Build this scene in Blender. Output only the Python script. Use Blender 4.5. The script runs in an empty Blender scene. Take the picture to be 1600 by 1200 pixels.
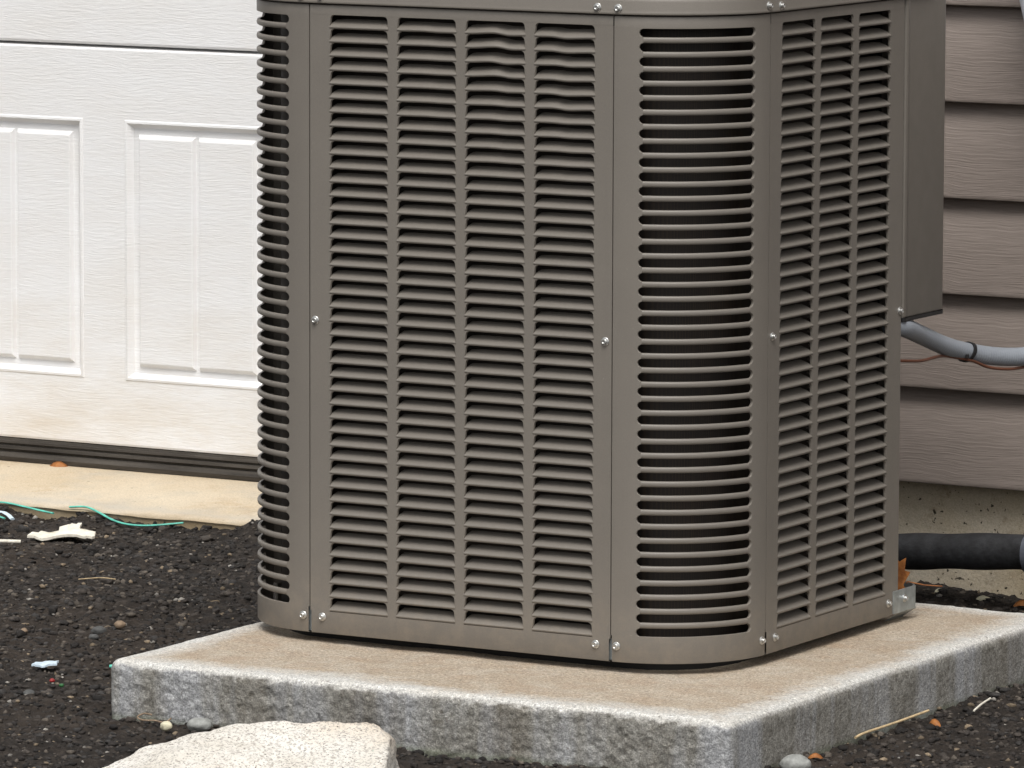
import bpy, math, random
import numpy as np
from mathutils import Vector, Matrix

random.seed(7)
rng = np.random.default_rng(11)
SC = bpy.context.scene
COL = SC.collection
PI = math.pi

# ------------------------------------------------------------------ camera
cam_d = bpy.data.cameras.new('camera')
cam = bpy.data.objects.new('camera', cam_d)
COL.objects.link(cam)
cam_d.sensor_width = 36.0
cam_d.lens = 9409.6 / 1600.0 * 36.0
cam_d.clip_start = 0.1
cam_d.clip_end = 500
_r = Vector((0.8684, 0.4958, 0.0034)); _u = Vector((-0.0636, 0.1046, 0.9925)); _f = Vector((-0.4917, 0.8621, -0.1224))
_m = Matrix((_r, _u, -_f)).transposed().to_4x4()
_m.translation = Vector((3.64204, -5.91174, 1.14835))
cam.matrix_world = _m
SC.camera = cam

# ------------------------------------------------------------------ overcast sky and soft sun
SUN_DIR = Vector((0.34, -0.74, 1.30)).normalized()      # towards the sun
world = bpy.data.worlds.new('World')
SC.world = world
world.use_nodes = True
wn = world.node_tree.nodes; wl = world.node_tree.links
wn.clear()
w_out = wn.new('ShaderNodeOutputWorld'); w_bg = wn.new('ShaderNodeBackground')
w_sky = wn.new('ShaderNodeTexSky'); w_sky.sky_type = 'NISHITA'; w_sky.sun_disc = False
w_sky.sun_elevation = math.asin(SUN_DIR.z)
w_sky.sun_rotation = math.atan2(SUN_DIR.x, SUN_DIR.y)
w_sky.air_density = 1.0; w_sky.dust_density = 4.0; w_sky.ozone_density = 1.0
w_hsv = wn.new('ShaderNodeHueSaturation'); w_hsv.inputs['Saturation'].default_value = 0.12   # cloud cover: nearly grey light
wl.new(w_sky.outputs[0], w_hsv.inputs['Color'])
wl.new(w_hsv.outputs[0], w_bg.inputs[0]); wl.new(w_bg.outputs[0], w_out.inputs[0])
w_bg.inputs[1].default_value = 0.115
sun_d = bpy.data.lights.new('sun', 'SUN'); sun = bpy.data.objects.new('sun', sun_d); COL.objects.link(sun)
sun_d.energy = 1.5; sun_d.angle = math.radians(32); sun_d.color = (1.0, 0.97, 0.93)
sun.rotation_euler = (-SUN_DIR).to_track_quat('-Z', 'Y').to_euler()
SC.view_settings.view_transform = 'Standard'
SC.view_settings.look = 'None'
SC.view_settings.gamma = 1.0
SC.view_settings.use_curve_mapping = False
SC.view_settings.exposure = 0.44


# ================================================================== materials
class NT:
    def __init__(s, name):
        s.m = bpy.data.materials.new(name); s.m.use_nodes = True
        s.t = s.m.node_tree; s.t.nodes.clear()
        s.out = s.n('ShaderNodeOutputMaterial'); s.b = s.n('ShaderNodeBsdfPrincipled')
        s.l(s.b.outputs[0], s.out.inputs[0])
        s.tc = s.n('ShaderNodeTexCoord')
        s.co = s.tc.outputs['Object']
    def n(s, t, **k):
        o = s.t.nodes.new(t)
        for a, v in k.items(): setattr(o, a, v)
        return o
    def l(s, a, b): s.t.links.new(a, b)
    def set(s, sock, v):
        if isinstance(v, bpy.types.NodeSocket): s.l(v, sock)
        else: sock.default_value = v
    def mapping(s, scale=(1, 1, 1), loc=(0, 0, 0), co=None):
        o = s.n('ShaderNodeMapping'); s.l(co or s.co, o.inputs[0])
        o.inputs['Scale'].default_value = scale; o.inputs['Location'].default_value = loc
        return o.outputs[0]
    def noise(s, scale, detail=4, rough=0.55, co=None, dist=0.0):
        o = s.n('ShaderNodeTexNoise'); s.l(co or s.co, o.inputs['Vector'])
        o.inputs['Scale'].default_value = scale; o.inputs['Detail'].default_value = detail
        o.inputs['Roughness'].default_value = rough; o.inputs['Distortion'].default_value = dist
        return o.outputs[0]
    def voro(s, scale, co=None, feature='F1'):
        o = s.n('ShaderNodeTexVoronoi', feature=feature); s.l(co or s.co, o.inputs['Vector'])
        o.inputs['Scale'].default_value = scale
        return o
    def ramp(s, fac, stops):
        o = s.n('ShaderNodeValToRGB'); s.l(fac, o.inputs[0])
        e = o.color_ramp.elements
        while len(e) < len(stops): e.new(0.5)
        for i, (p, c) in enumerate(stops):
            e[i].position = p
            e[i].color = (c, c, c, 1) if isinstance(c, (int, float)) else (*c, 1)
        return o.outputs[0]
    def mix(s, fac, a, b, blend='MIX'):
        o = s.n('ShaderNodeMix', data_type='RGBA', blend_type=blend)
        s.set(o.inputs[0], fac)
        for i, v in ((6, a), (7, b)):
            if isinstance(v, tuple): v = (*v, 1) if len(v) == 3 else v
            s.set(o.inputs[i], v)
        return o.outputs[2]
    def math(s, op, a, b=0.0, clamp=False):
        o = s.n('ShaderNodeMath', operation=op, use_clamp=clamp)
        s.set(o.inputs[0], a); s.set(o.inputs[1], b)
        return o.outputs[0]
    def sep(s, co=None):
        o = s.n('ShaderNodeSeparateXYZ'); s.l(co or s.co, o.inputs[0]); return o.outputs
    def bump(s, h, dist, strength=1.0, prev=None):
        o = s.n('ShaderNodeBump'); s.l(h, o.inputs['Height'])
        o.inputs['Distance'].default_value = dist; o.inputs['Strength'].default_value = strength
        if prev is not None: s.l(prev, o.inputs['Normal'])
        return o.outputs[0]
    def done(s, col=None, rough=0.6, metal=0.0, normal=None, spec=None):
        if col is not None:
            if isinstance(col, tuple): col = (*col, 1)
            s.set(s.b.inputs['Base Color'], col)
        s.set(s.b.inputs['Roughness'], rough); s.set(s.b.inputs['Metallic'], metal)
        if normal is not None: s.l(normal, s.b.inputs['Normal'])
        if spec is not None: s.b.inputs['Specular IOR Level'].default_value = spec
        return s.m


def simple(name, col, rough=0.6, metal=0.0, var=0.12, scale=40.0, bump=0.0, bscale=200.0):
    t = NT(name)
    f = t.ramp(t.noise(scale, 5), [(0.3, 1 - var), (0.7, 1 + var)])
    c = t.mix(1.0, col, f, 'MULTIPLY')
    nrm = t.bump(t.noise(bscale, 4), bump) if bump else None
    return t.done(c, rough, metal, nrm)


def mat_paint():
    t = NT('taupe_powder_coat')
    base = (0.170, 0.153, 0.132)
    f = t.ramp(t.noise(900, 2), [(0.25, 0.93), (0.75, 1.07)])
    c = t.mix(1.0, base, f, 'MULTIPLY')
    d = t.ramp(t.noise(9, 5, 0.65), [(0.42, 0.0), (0.75, 1.0)])
    c = t.mix(t.math('MULTIPLY', d, 0.18), c, (0.24, 0.215, 0.18))          # thin dust film
    z = t.sep(t.n('ShaderNodeNewGeometry').outputs['Position'])[2]
    foot = t.math('MULTIPLY', t.ramp(z, [(0.0, 1.0), (0.10, 0.0)]), t.ramp(t.noise(55, 5, 0.7), [(0.42, 0.0), (0.72, 1.0)]))
    c = t.mix(t.math('MULTIPLY', foot, 0.30), c, (0.33, 0.27, 0.2))          # dried rain splash at the foot
    run = t.ramp(t.noise(40, 4, 0.6, co=t.mapping((1, 1, 0.05))), [(0.55, 0.0), (0.75, 1.0)])
    c = t.mix(t.math('MULTIPLY', run, 0.10), c, (0.26, 0.235, 0.2))
    sp = t.ramp(t.noise(420, 1), [(0.76, 0.0), (0.80, 1.0)])
    c = t.mix(t.math('MULTIPLY', sp, 0.25), c, (0.35, 0.33, 0.3))
    n = t.bump(t.noise(1300, 2), 0.00012)
    r = t.ramp(t.noise(30, 4), [(0.3, 0.40), (0.7, 0.55)])
    return t.done(c, r, 0, n, 0.45)


def mat_coil():
    t = NT('condenser_fin_aluminium')
    w = t.n('ShaderNodeTexWave', wave_type='BANDS', bands_direction='X'); t.l(t.co, w.inputs[0])
    w.inputs['Scale'].default_value = 230; w.inputs['Distortion'].default_value = 0.3
    w2 = t.n('ShaderNodeTexWave', wave_type='BANDS', bands_direction='Y'); t.l(t.co, w2.inputs[0])
    w2.inputs['Scale'].default_value = 160
    f = t.math('MULTIPLY', w.outputs['Fac'], w2.outputs['Fac'])
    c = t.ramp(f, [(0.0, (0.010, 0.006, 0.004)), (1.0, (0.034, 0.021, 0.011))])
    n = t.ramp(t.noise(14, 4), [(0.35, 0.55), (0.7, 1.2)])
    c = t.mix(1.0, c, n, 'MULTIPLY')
    return t.done(c, 0.6, 0.1)


def mat_pad():
    t = NT('weathered_pad_concrete')
    xyz = t.sep()
    geo = t.n('ShaderNodeNewGeometry')
    nz = t.sep(geo.outputs['Normal'])[2]
    nx = t.sep(geo.outputs['True Normal'])[0]
    big = t.noise(5.0, 5, 0.6)
    fine = t.noise(520, 3, 0.7)
    med = t.noise(95, 4, 0.65)
    # side colour: grey with pale mineral runs that hang down from the edge
    streak = t.noise(16, 4, 0.6, co=t.mapping((1, 1, 0.12)))
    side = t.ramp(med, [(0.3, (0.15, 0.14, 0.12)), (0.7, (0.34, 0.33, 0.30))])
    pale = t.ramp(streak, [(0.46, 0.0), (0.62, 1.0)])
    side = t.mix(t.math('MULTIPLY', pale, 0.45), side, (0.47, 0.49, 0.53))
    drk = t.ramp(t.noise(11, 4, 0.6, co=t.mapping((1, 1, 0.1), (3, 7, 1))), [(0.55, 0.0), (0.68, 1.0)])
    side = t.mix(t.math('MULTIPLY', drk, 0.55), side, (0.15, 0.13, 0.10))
    # worn pale rim and tan rust wash on the top
    ex = t.math('SUBTRACT', 0.4035, t.math('ABSOLUTE', xyz[0]))
    ey = t.math('SUBTRACT', 0.4275, t.math('ABSOLUTE', xyz[1]))
    e = t.math('MINIMUM', ex, ey)
    e = t.math('ADD', e, t.math('MULTIPLY', t.math('SUBTRACT', big, 0.5), 0.10))
    e = t.math('ADD', e, t.math('MULTIPLY', t.math('SUBTRACT', t.noise(48, 5, 0.75), 0.5), 0.07))
    tanm = t.ramp(e, [(0.012, 0.0), (0.055, 1.0)])
    top = t.mix(tanm, (0.60, 0.59, 0.56), (0.43, 0.355, 0.27))
    blot = t.ramp(t.noise(22, 5, 0.65), [(0.42, 0.0), (0.7, 1.0)])
    top = t.mix(t.math('MULTIPLY', blot, 0.45), top, (0.58, 0.54, 0.47))
    rust = t.ramp(t.noise(17, 5, 0.65, co=t.mapping((1, 1, 1), (4, 2, 0))), [(0.48, 0.0), (0.72, 1.0)])
    top = t.mix(t.math('MULTIPLY', t.math('MULTIPLY', rust, tanm), 0.5), top, (0.36, 0.25, 0.16))
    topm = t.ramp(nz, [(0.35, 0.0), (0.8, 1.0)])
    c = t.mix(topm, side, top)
    sp = t.ramp(fine, [(0.3, 0.6), (0.5, 1.0), (0.7, 1.35)])
    grit = t.ramp(t.noise(290, 2, 0.8), [(0.33, 0.55), (0.47, 1.0), (0.58, 1.0), (0.68, 1.5)])
    c = t.mix(0.85, c, grit, 'MULTIPLY')
    pore = t.ramp(t.noise(130, 1), [(0.72, 0.0), (0.76, 1.0)])
    c = t.mix(t.math('MULTIPLY', pore, 0.5), c, (0.12, 0.10, 0.08))
    c = t.mix(1.0, c, sp, 'MULTIPLY')
    grn = t.ramp(t.math('ADD', xyz[2], t.math('MULTIPLY', big, 0.012)), [(0.0085, 1.0), (0.0135, 0.0)])
    c = t.mix(t.math('MULTIPLY', grn, 0.5), c, (0.10, 0.12, 0.07))          # algae where it meets the soil
    n = t.bump(t.noise(650, 3, 0.7), 0.0011)
    n = t.bump(t.noise(210, 3, 0.6), 0.0018, prev=n)
    return t.done(c, 0.9, 0, n, 0.25)


def mat_apron():
    t = NT('tan_apron_concrete')
    c = t.ramp(t.noise(4, 5, 0.6), [(0.3, (0.50, 0.40, 0.27)), (0.7, (0.60, 0.52, 0.40))])
    st = t.ramp(t.noise(9, 5, 0.7, co=t.mapping((0.8, 1.3, 2.0))), [(0.54, 0.0), (0.74, 1.0)])
    c = t.mix(t.math('MULTIPLY', st, 0.6), c, (0.36, 0.23, 0.11))
    g = t.ramp(t.noise(13, 5, 0.6), [(0.5, 0.0), (0.7, 1.0)])
    c = t.mix(t.math('MULTIPLY', g, 0.35), c, (0.36, 0.35, 0.32))
    sp = t.ramp(t.noise(420, 3, 0.7), [(0.28, 0.75), (0.5, 1.0), (0.75, 1.15)])
    c = t.mix(1.0, c, sp, 'MULTIPLY')
    pit = t.ramp(t.noise(120, 2), [(0.70, 0.0), (0.76, 1.0)])
    c = t.mix(t.math('MULTIPLY', pit, 0.6), c, (0.10, 0.08, 0.06))
    lz = t.math('ADD', t.sep()[2], t.math('MULTIPLY', t.math('SUBTRACT', t.noise(25, 4), 0.5), 0.006))
    soil = t.ramp(lz, [(0.0185, 1.0), (0.0225, 0.0)])
    c = t.mix(t.math('MULTIPLY', soil, 0.75), c, (0.17, 0.125, 0.065))       # soil staining on the formed front face
    rim = t.ramp(t.math('ABSOLUTE', t.math('SUBTRACT', lz, 0.0265)), [(0.001, 1.0), (0.0045, 0.0)])
    c = t.mix(t.math('MULTIPLY', rim, 0.5), c, (0.42, 0.40, 0.36))
    n = t.bump(t.noise(260, 4, 0.7), 0.001)
    return t.done(c, 0.9, 0, n, 0.25)


def mat_foundation():
    t = NT('stained_foundation_concrete')
    c = t.ramp(t.noise(7, 5, 0.65), [(0.3, (0.44, 0.36, 0.24)), (0.7, (0.56, 0.50, 0.40))])
    st = t.ramp(t.noise(24, 6, 0.7), [(0.56, 0.0), (0.70, 1.0)])
    c = t.mix(t.math('MULTIPLY', st, 0.7), c, (0.17, 0.10, 0.045))
    pit = t.ramp(t.noise(150, 2, 0.5), [(0.66, 0.0), (0.70, 1.0)])
    c = t.mix(t.math('MULTIPLY', pit, 0.9), c, (0.02, 0.016, 0.012))
    sp = t.ramp(t.noise(500, 3, 0.7), [(0.3, 0.8), (0.7, 1.15)])
    c = t.mix(1.0, c, sp, 'MULTIPLY')
    n = t.bump(t.noise(140, 4, 0.7), 0.0012)
    return t.done(c, 0.92, 0, n, 0.2)


def wood_emboss(t, sx, sz):
    """long wavy embossed grain lines along x"""
    warp = t.noise(6, 3)
    w = t.n('ShaderNodeVectorMath', operation='MULTIPLY_ADD')
    cmb = t.n('ShaderNodeCombineXYZ'); t.l(warp, cmb.inputs[2])
    t.l(cmb.outputs[0], w.inputs[0]); w.inputs[1].default_value = (0, 0, 0.022); t.l(t.co, w.inputs[2])
    return t.noise(1.0, 5, 0.62, co=t.mapping((sx, sx, sz), co=w.outputs[0]), dist=0.4)


def mat_door():
    t = NT('white_embossed_door_steel')
    c = (0.84, 0.84, 0.84)
    dirt = t.ramp(t.noise(5, 6, 0.7, co=t.mapping((0.7, 1, 2.2))), [(0.40, 0.0), (0.78, 1.0)])
    z = t.sep(t.n('ShaderNodeNewGeometry').outputs['Position'])[2]
    low = t.ramp(z, [(0.0, 1.0), (0.26, 0.15)])          # soil splash along the foot of the door
    f = t.math('MULTIPLY', dirt, t.math('ADD', t.math('MULTIPLY', low, 0.8), 0.1))
    c = t.mix(f, c, (0.64, 0.56, 0.45))
    spk = t.ramp(t.noise(60, 1), [(0.82, 0.0), (0.84, 1.0)])
    c = t.mix(t.math('MULTIPLY', spk, 0.4), c, (0.3, 0.25, 0.2))
    n = t.bump(wood_emboss(t, 38, 360), 0.0007)
    return t.done(c, 0.5, 0, n, 0.35)


def mat_siding():
    t = NT('brown_vinyl_siding')
    g = wood_emboss(t, 18, 400)
    c = t.ramp(g, [(0.3, (0.195, 0.162, 0.140)), (0.7, (0.255, 0.213, 0.187))])
    n = t.bump(g, 0.0010)
    return t.done(c, 0.55, 0, n, 0.35)


def mat_ground():
    t = NT('dark_asphalt_millings')
    c = t.ramp(t.noise(60, 5, 0.7), [(0.32, (0.009, 0.0073, 0.006)), (0.55, (0.028, 0.0222, 0.018)), (0.8, (0.075, 0.062, 0.051))])
    br = t.ramp(t.noise(2.3, 3), [(0.45, 0.0), (0.75, 1.0)])
    c = t.mix(t.math('MULTIPLY', br, 0.35), c, (0.085, 0.062, 0.045))
    sp = t.ramp(t.noise(260, 3, 0.7), [(0.68, 0.0), (0.8, 1.0)])
    c = t.mix(t.math('MULTIPLY', sp, 0.5), c, (0.20, 0.18, 0.22))
    n = t.bump(t.noise(330, 4, 0.7), 0.003)
    return t.done(c, 0.85, 0, n, 0.3)


def mat_gravel():
    t = NT('loose_dark_gravel')
    a = t.n('ShaderNodeAttribute', attribute_name='Col')
    f = t.ramp(t.noise(300, 4, 0.65), [(0.3, 0.65), (0.7, 1.35)])
    c = t.mix(1.0, a.outputs['Color'], f, 'MULTIPLY')
    n = t.bump(t.noise(500, 3, 0.7), 0.0015)
    return t.done(c, 0.8, 0, n, 0.35)


def mat_granite():
    t = NT('pale_granite')
    c = t.ramp(t.noise(14, 5, 0.6), [(0.3, (0.64, 0.60, 0.53)), (0.7, (0.76, 0.74, 0.70))])
    bf = t.ramp(t.noise(6, 4), [(0.5, 0.0), (0.72, 1.0)])
    c = t.mix(t.math('MULTIPLY', bf, 0.55), c, (0.62, 0.47, 0.30))
    v = t.ramp(t.noise(330, 3, 0.8), [(0.36, 0.0), (0.45, 1.0)])
    c = t.mix(t.math('SUBTRACT', 1.0, v), c, (0.10, 0.085, 0.07))
    q = t.ramp(t.noise(230, 3), [(0.54, 0.0), (0.64, 1.0)])
    c = t.mix(q, c, (0.42, 0.385, 0.34))
    v2 = t.ramp(t.noise(60, 3, 0.7), [(0.66, 0.0), (0.72, 1.0)])
    c = t.mix(t.math('MULTIPLY', v2, 0.6), c, (0.30, 0.23, 0.16))
    gr = t.ramp(t.noise(48, 1, co=t.mapping((1, 1, 1), (0.37, 0.1, 0.05))), [(0.80, 0.0), (0.82, 1.0)])
    c = t.mix(gr, c, (0.05, 0.36, 0.24))                      # flecks of marking paint
    n = t.bump(t.noise(240, 4, 0.7), 0.0016)
    return t.done(c, 0.85, 0, n, 0.3)


def mat_leaf():
    t = NT('dry_brown_leaf')
    c = t.ramp(t.noise(70, 4), [(0.3, (0.15, 0.048, 0.012)), (0.7, (0.40, 0.16, 0.045))])
    n = t.bump(t.noise(120, 3), 0.001)
    return t.done(c, 0.6, 0, n, 0.3)


def mat_foam():
    t = NT('black_foam_insulation')
    c = t.ramp(t.noise(35, 5, 0.7), [(0.35, (0.014, 0.014, 0.015)), (0.75, (0.045, 0.046, 0.05))])
    sp = t.ramp(t.noise(160, 2), [(0.74, 0.0), (0.78, 1.0)])
    c = t.mix(t.math('MULTIPLY', sp, 0.4), c, (0.16, 0.15, 0.14))
    n = t.bump(t.noise(60, 4), 0.002)
    return t.done(c, 0.6, 0, n, 0.4)


def mat_seal():
    t = NT('weathered_rubber_seal')
    c = t.ramp(t.noise(14, 5, 0.6, co=t.mapping((0.4, 1, 6))), [(0.35, (0.026, 0.022, 0.018)), (0.75, (0.085, 0.074, 0.062))])
    return t.done(c, 0.65, 0, t.bump(t.noise(140, 3), 0.0008), 0.35)


M = dict(paint=mat_paint(), coil=mat_coil(), pad=mat_pad(), apron=mat_apron(), foundation=mat_foundation(),
         door=mat_door(), siding=mat_siding(), ground=mat_ground(), gravel=mat_gravel(), granite=mat_granite(),
         leaf=mat_leaf(), foam=mat_foam(), seal=mat_seal(),
         zinc=simple('zinc_screw', (0.62, 0.62, 0.60), 0.30, 0.9, 0.15, 300, 0.0002, 700),
         galv=simple('galvanised_steel', (0.42, 0.46, 0.47), 0.45, 0.75, 0.25, 60, 0.0003, 300),
         black=simple('black_plastic', (0.012, 0.012, 0.013), 0.5),
         base=simple('dark_base_pan', (0.012, 0.011, 0.010), 0.8),
         conduit=simple('grey_plastic_conduit', (0.25, 0.27, 0.30), 0.38, 0, 0.06, 30, 0.0004, 500),
         wire=simple('brown_cable_jacket', (0.115, 0.043, 0.024), 0.4, 0, 0.1, 60),
         white=simple('white_plastic', (0.72, 0.74, 0.80), 0.45, 0, 0.06, 50, 0.0006, 120),
         trim=simple('white_trim', (0.78, 0.78, 0.77), 0.5, 0, 0.05, 12),
         teal=simple('teal_plastic_strand', (0.10, 0.46, 0.36), 0.4, 0, 0.3, 80),
         paper=simple('cream_scrap', (0.74, 0.70, 0.60), 0.8, 0, 0.12, 90, 0.0015, 160),
         straw=simple('dry_straw', (0.50, 0.38, 0.22), 0.7, 0, 0.25, 120),
         palepeb=simple('cream_pebble', (0.62, 0.58, 0.42), 0.7, 0, 0.15, 160, 0.0008, 300),
         greypeb=simple('grey_pebble', (0.27, 0.275, 0.26), 0.75, 0, 0.25, 130, 0.001, 300),
         slate=simple('dark_grey_pebble', (0.075, 0.076, 0.074), 0.75, 0, 0.25, 130, 0.001, 300),
         flake=simple('pale_blue_flake', (0.55, 0.66, 0.74), 0.5, 0, 0.2, 200),
         tanpeb=simple('tan_pebble', (0.23, 0.165, 0.11), 0.8, 0, 0.25, 150, 0.001, 300),
         red=simple('red_plastic_bit', (0.28, 0.02, 0.02), 0.5), green=simple('green_plastic_bit', (0.02, 0.11, 0.03), 0.5),
         tape=simple('silver_grey_tape', (0.14, 0.15, 0.18), 0.4, 0.3, 0.15, 60))


# ================================================================== helpers
ORIG = {}          # world origin of every object (no object with children is rotated)


class MB:
    def __init__(s): s.v = []; s.f = []
    def add(s, vs, fs):
        b = len(s.v); s.v += [tuple(map(float, p)) for p in vs]; s.f += [tuple(i + b for i in q) for q in fs]; return s
    def grid(s, rows, closed=False, flip=False):
        """rows: list of equally long point lists -> quads"""
        n = len(rows[0]); b = len(s.v)
        for r in rows: s.v += [tuple(map(float, p)) for p in r]
        for i in range(len(rows) - 1):
            for j in range(n if closed else n - 1):
                k = (j + 1) % n
                q = (b + i * n + j, b + i * n + k, b + (i + 1) * n + k, b + (i + 1) * n + j)
                s.f.append(q[::-1] if flip else q)
        return s
    def box(s, x0, x1, y0, y1, z0, z1):
        vs = [(x0, y0, z0), (x1, y0, z0), (x1, y1, z0), (x0, y1, z0), (x0, y0, z1), (x1, y0, z1), (x1, y1, z1), (x0, y1, z1)]
        return s.add(vs, [(3, 2, 1, 0), (4, 5, 6, 7), (0, 1, 5, 4), (1, 2, 6, 5), (2, 3, 7, 6), (3, 0, 4, 7)])
    def prism(s, prof, x0, x1, fn=None):
        """closed profile [(y,z)] counter-clockwise, extruded along x with caps"""
        n = len(prof)
        s.grid([[(x0, y, z) for y, z in prof], [(x1, y, z) for y, z in prof]], closed=True)
        b = len(s.v) - 2 * n
        s.f.append(tuple(b + i for i in range(n))[::-1]); s.f.append(tuple(b + n + i for i in range(n)))
        return s
    def tube(s, pts, rad, n=12, cap=True, squash=1.0):
        pts = [Vector(p) for p in pts]; rows = []
        up = Vector((0, 0, 1))
        for i, p in enumerate(pts):
            t = (pts[min(i + 1, len(pts) - 1)] - pts[max(i - 1, 0)]).normalized()
            a = t.cross(up)
            if a.length < 1e-4: a = Vector((1, 0, 0))
            a.normalize(); c = a.cross(t).normalized()
            r = rad[i] if isinstance(rad, (list, tuple)) else rad
            rows.append([p + a * math.cos(2 * PI * k / n) * r + c * math.sin(2 * PI * k / n) * r * squash for k in range(n)])
        b = len(s.v); s.grid(rows, closed=True)
        if cap:
            s.f.append(tuple(b + k for k in range(n))[::-1])
            s.f.append(tuple(b + (len(rows) - 1) * n + k for k in range(n)))
        return s
    def mesh(s, name, origin=(0, 0, 0), smooth=35):
        me = bpy.data.meshes.new(name)
        o = origin
        me.from_pydata([(x - o[0], y - o[1], z - o[2]) for x, y, z in s.v], [], s.f)
        me.update()
        if smooth:
            me.shade_smooth(); me.set_sharp_from_angle(angle=math.radians(smooth))
        return me


def tag(o, label=None, cat=None, group=None, kind=None):
    if label: o['label'] = label
    if cat: o['category'] = cat
    if group: o['group'] = group
    if kind: o['kind'] = kind
    return o


def place(name, me, mat, parent=None, origin=(0, 0, 0)):
    o = bpy.data.objects.new(name, me); COL.objects.link(o)
    if mat is not None and not me.materials: me.materials.append(M[mat])
    po = ORIG[parent.name] if parent else (0, 0, 0)
    if parent: o.parent = parent
    o.location = (origin[0] - po[0], origin[1] - po[1], origin[2] - po[2])
    ORIG[o.name] = tuple(origin)
    return o


def build(name, mb, mat, parent=None, origin=None, smooth=35):
    if origin is None: origin = ORIG[parent.name] if parent else (0, 0, 0)
    return place(name, mb.mesh(name, origin, smooth), mat, parent, origin)


def thing(name, loc, label, cat, group=None):
    o = bpy.data.objects.new(name, None); COL.objects.link(o); o.location = loc; o.empty_display_size = 0.05
    ORIG[o.name] = tuple(loc)
    return tag(o, label, cat, group)


def lerp(a, b, t): return a + (b - a) * t


def spline(pts, n):
    """Catmull-Rom through pts"""
    P = [Vector(p) for p in pts]; P = [2 * P[0] - P[1]] + P + [2 * P[-1] - P[-2]]
    out = []
    for i in range(1, len(P) - 2):
        for k in range(n):
            t = k / n
            out.append(0.5 * ((2 * P[i]) + (-P[i-1] + P[i+1]) * t + (2*P[i-1] - 5*P[i] + 4*P[i+1] - P[i+2]) * t*t + (-P[i-1] + 3*P[i] - 3*P[i+1] + P[i+2]) * t**3))
    out.append(P[-2])
    return out


def _hash(ix, iy, iz, seed):
    h = (ix * 374761393 + iy * 668265263 + iz * 1274126177 + seed * 974711) & 0xffffffff
    h = ((h ^ (h >> 13)) * 1274126177) & 0xffffffff
    h = (h ^ (h >> 16)) & 0xffffffff
    return h.astype(np.float64) / 4294967295.0


def vnoise(p, scale, seed=0):
    """value noise, p (n,3) -> -1..1"""
    q = p * scale
    i = np.floor(q).astype(np.int64); f = q - i
    f = f * f * (3 - 2 * f)
    r = np.zeros(len(p))
    for dx in (0, 1):
        wx = f[:, 0] if dx else 1 - f[:, 0]
        for dy in (0, 1):
            wy = f[:, 1] if dy else 1 - f[:, 1]
            for dz in (0, 1):
                wz = f[:, 2] if dz else 1 - f[:, 2]
                r += wx * wy * wz * _hash(i[:, 0] + dx, i[:, 1] + dy, i[:, 2] + dz, seed)
    return r * 2 - 1


def np_mesh(name, V, F, smooth=True, tri=False):
    me = bpy.data.meshes.new(name)
    n = F.shape[1]
    me.vertices.add(len(V)); me.vertices.foreach_set('co', V.astype(np.float32).ravel())
    me.loops.add(F.size); me.loops.foreach_set('vertex_index', F.astype(np.int32).ravel())
    me.polygons.add(len(F)); me.polygons.foreach_set('loop_start', np.arange(len(F), dtype=np.int32) * n)
    me.update(calc_edges=True); me.validate()
    if smooth: me.shade_smooth()
    return me


# ================================================================== setting: ground
GZ = -0.080


def ground_height(x, y):
    p = np.stack([x, y, np.zeros_like(x)], -1)
    h = 0.0040 * vnoise(p, 5, 1) + 0.0042 * vnoise(p, 24, 2) + 0.0042 * np.abs(vnoise(p, 70, 3)) + 0.0030 * vnoise(p, 140, 4)
    heap = np.exp(-((y - 1.05) / 0.045) ** 2) * (0.004 + 0.014 * vnoise(p, 14, 5) + 0.022 * np.clip((x + 0.95) / 0.25, 0, 1) * np.clip((-0.15 - x) / 0.2, 0, 1) + 0.006 * (x > 0))   # loose heap against the house
    h = h + np.clip(heap, 0, None)
    ex = np.minimum(np.minimum(x + 1.6, 1.4 - x), np.minimum(y + 1.1, 1.25 - y))
    return h * np.clip(ex / 0.06, 0, 1)


def make_ground():
    x = np.linspace(-1.6, 1.4, 751); y = np.linspace(-1.1, 1.25, 588)
    X, Y = np.meshgrid(x, y)
    V = np.stack([X.ravel(), Y.ravel(), GZ + ground_height(X.ravel(), Y.ravel())], -1)
    nx = len(x); ny = len(y)
    a = (np.arange(ny - 1)[:, None] * nx + np.arange(nx - 1)[None]).ravel()
    F = np.stack([a, a + 1, a + nx + 1, a + nx], -1)
    # outer sheet to the horizon: eight quads round the detailed patch
    L = 120.0
    gx = [-L, -1.6, 1.4, L]; gy = [-L, -1.1, 1.25, L]
    b = len(V)
    O = np.array([(xx, yy, GZ) for yy in gy for xx in gx])
    Q = [(b + j * 4 + i, b + j * 4 + i + 1, b + (j + 1) * 4 + i + 1, b + (j + 1) * 4 + i) for j in range(3) for i in range(3) if not (i == 1 and j == 1)]
    me = np_mesh('ground', np.vstack([V, O]), np.vstack([F, np.array(Q)]))
    o = place('ground', me, 'ground')
    tag(o, 'dark crushed asphalt ground around the concrete pad', 'ground', kind='structure')


make_ground()


def ico(sub):
    import bmesh
    bm = bmesh.new(); bmesh.ops.create_icosphere(bm, subdivisions=sub, radius=1.0)
    V = np.array([v.co[:] for v in bm.verts]); F = np.array([[v.index for v in f.verts] for f in bm.faces]); bm.free()
    return V, F


PADX0, PADX1, PADY0, PADY1 = -0.140, 0.667, -0.217, 0.638


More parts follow.
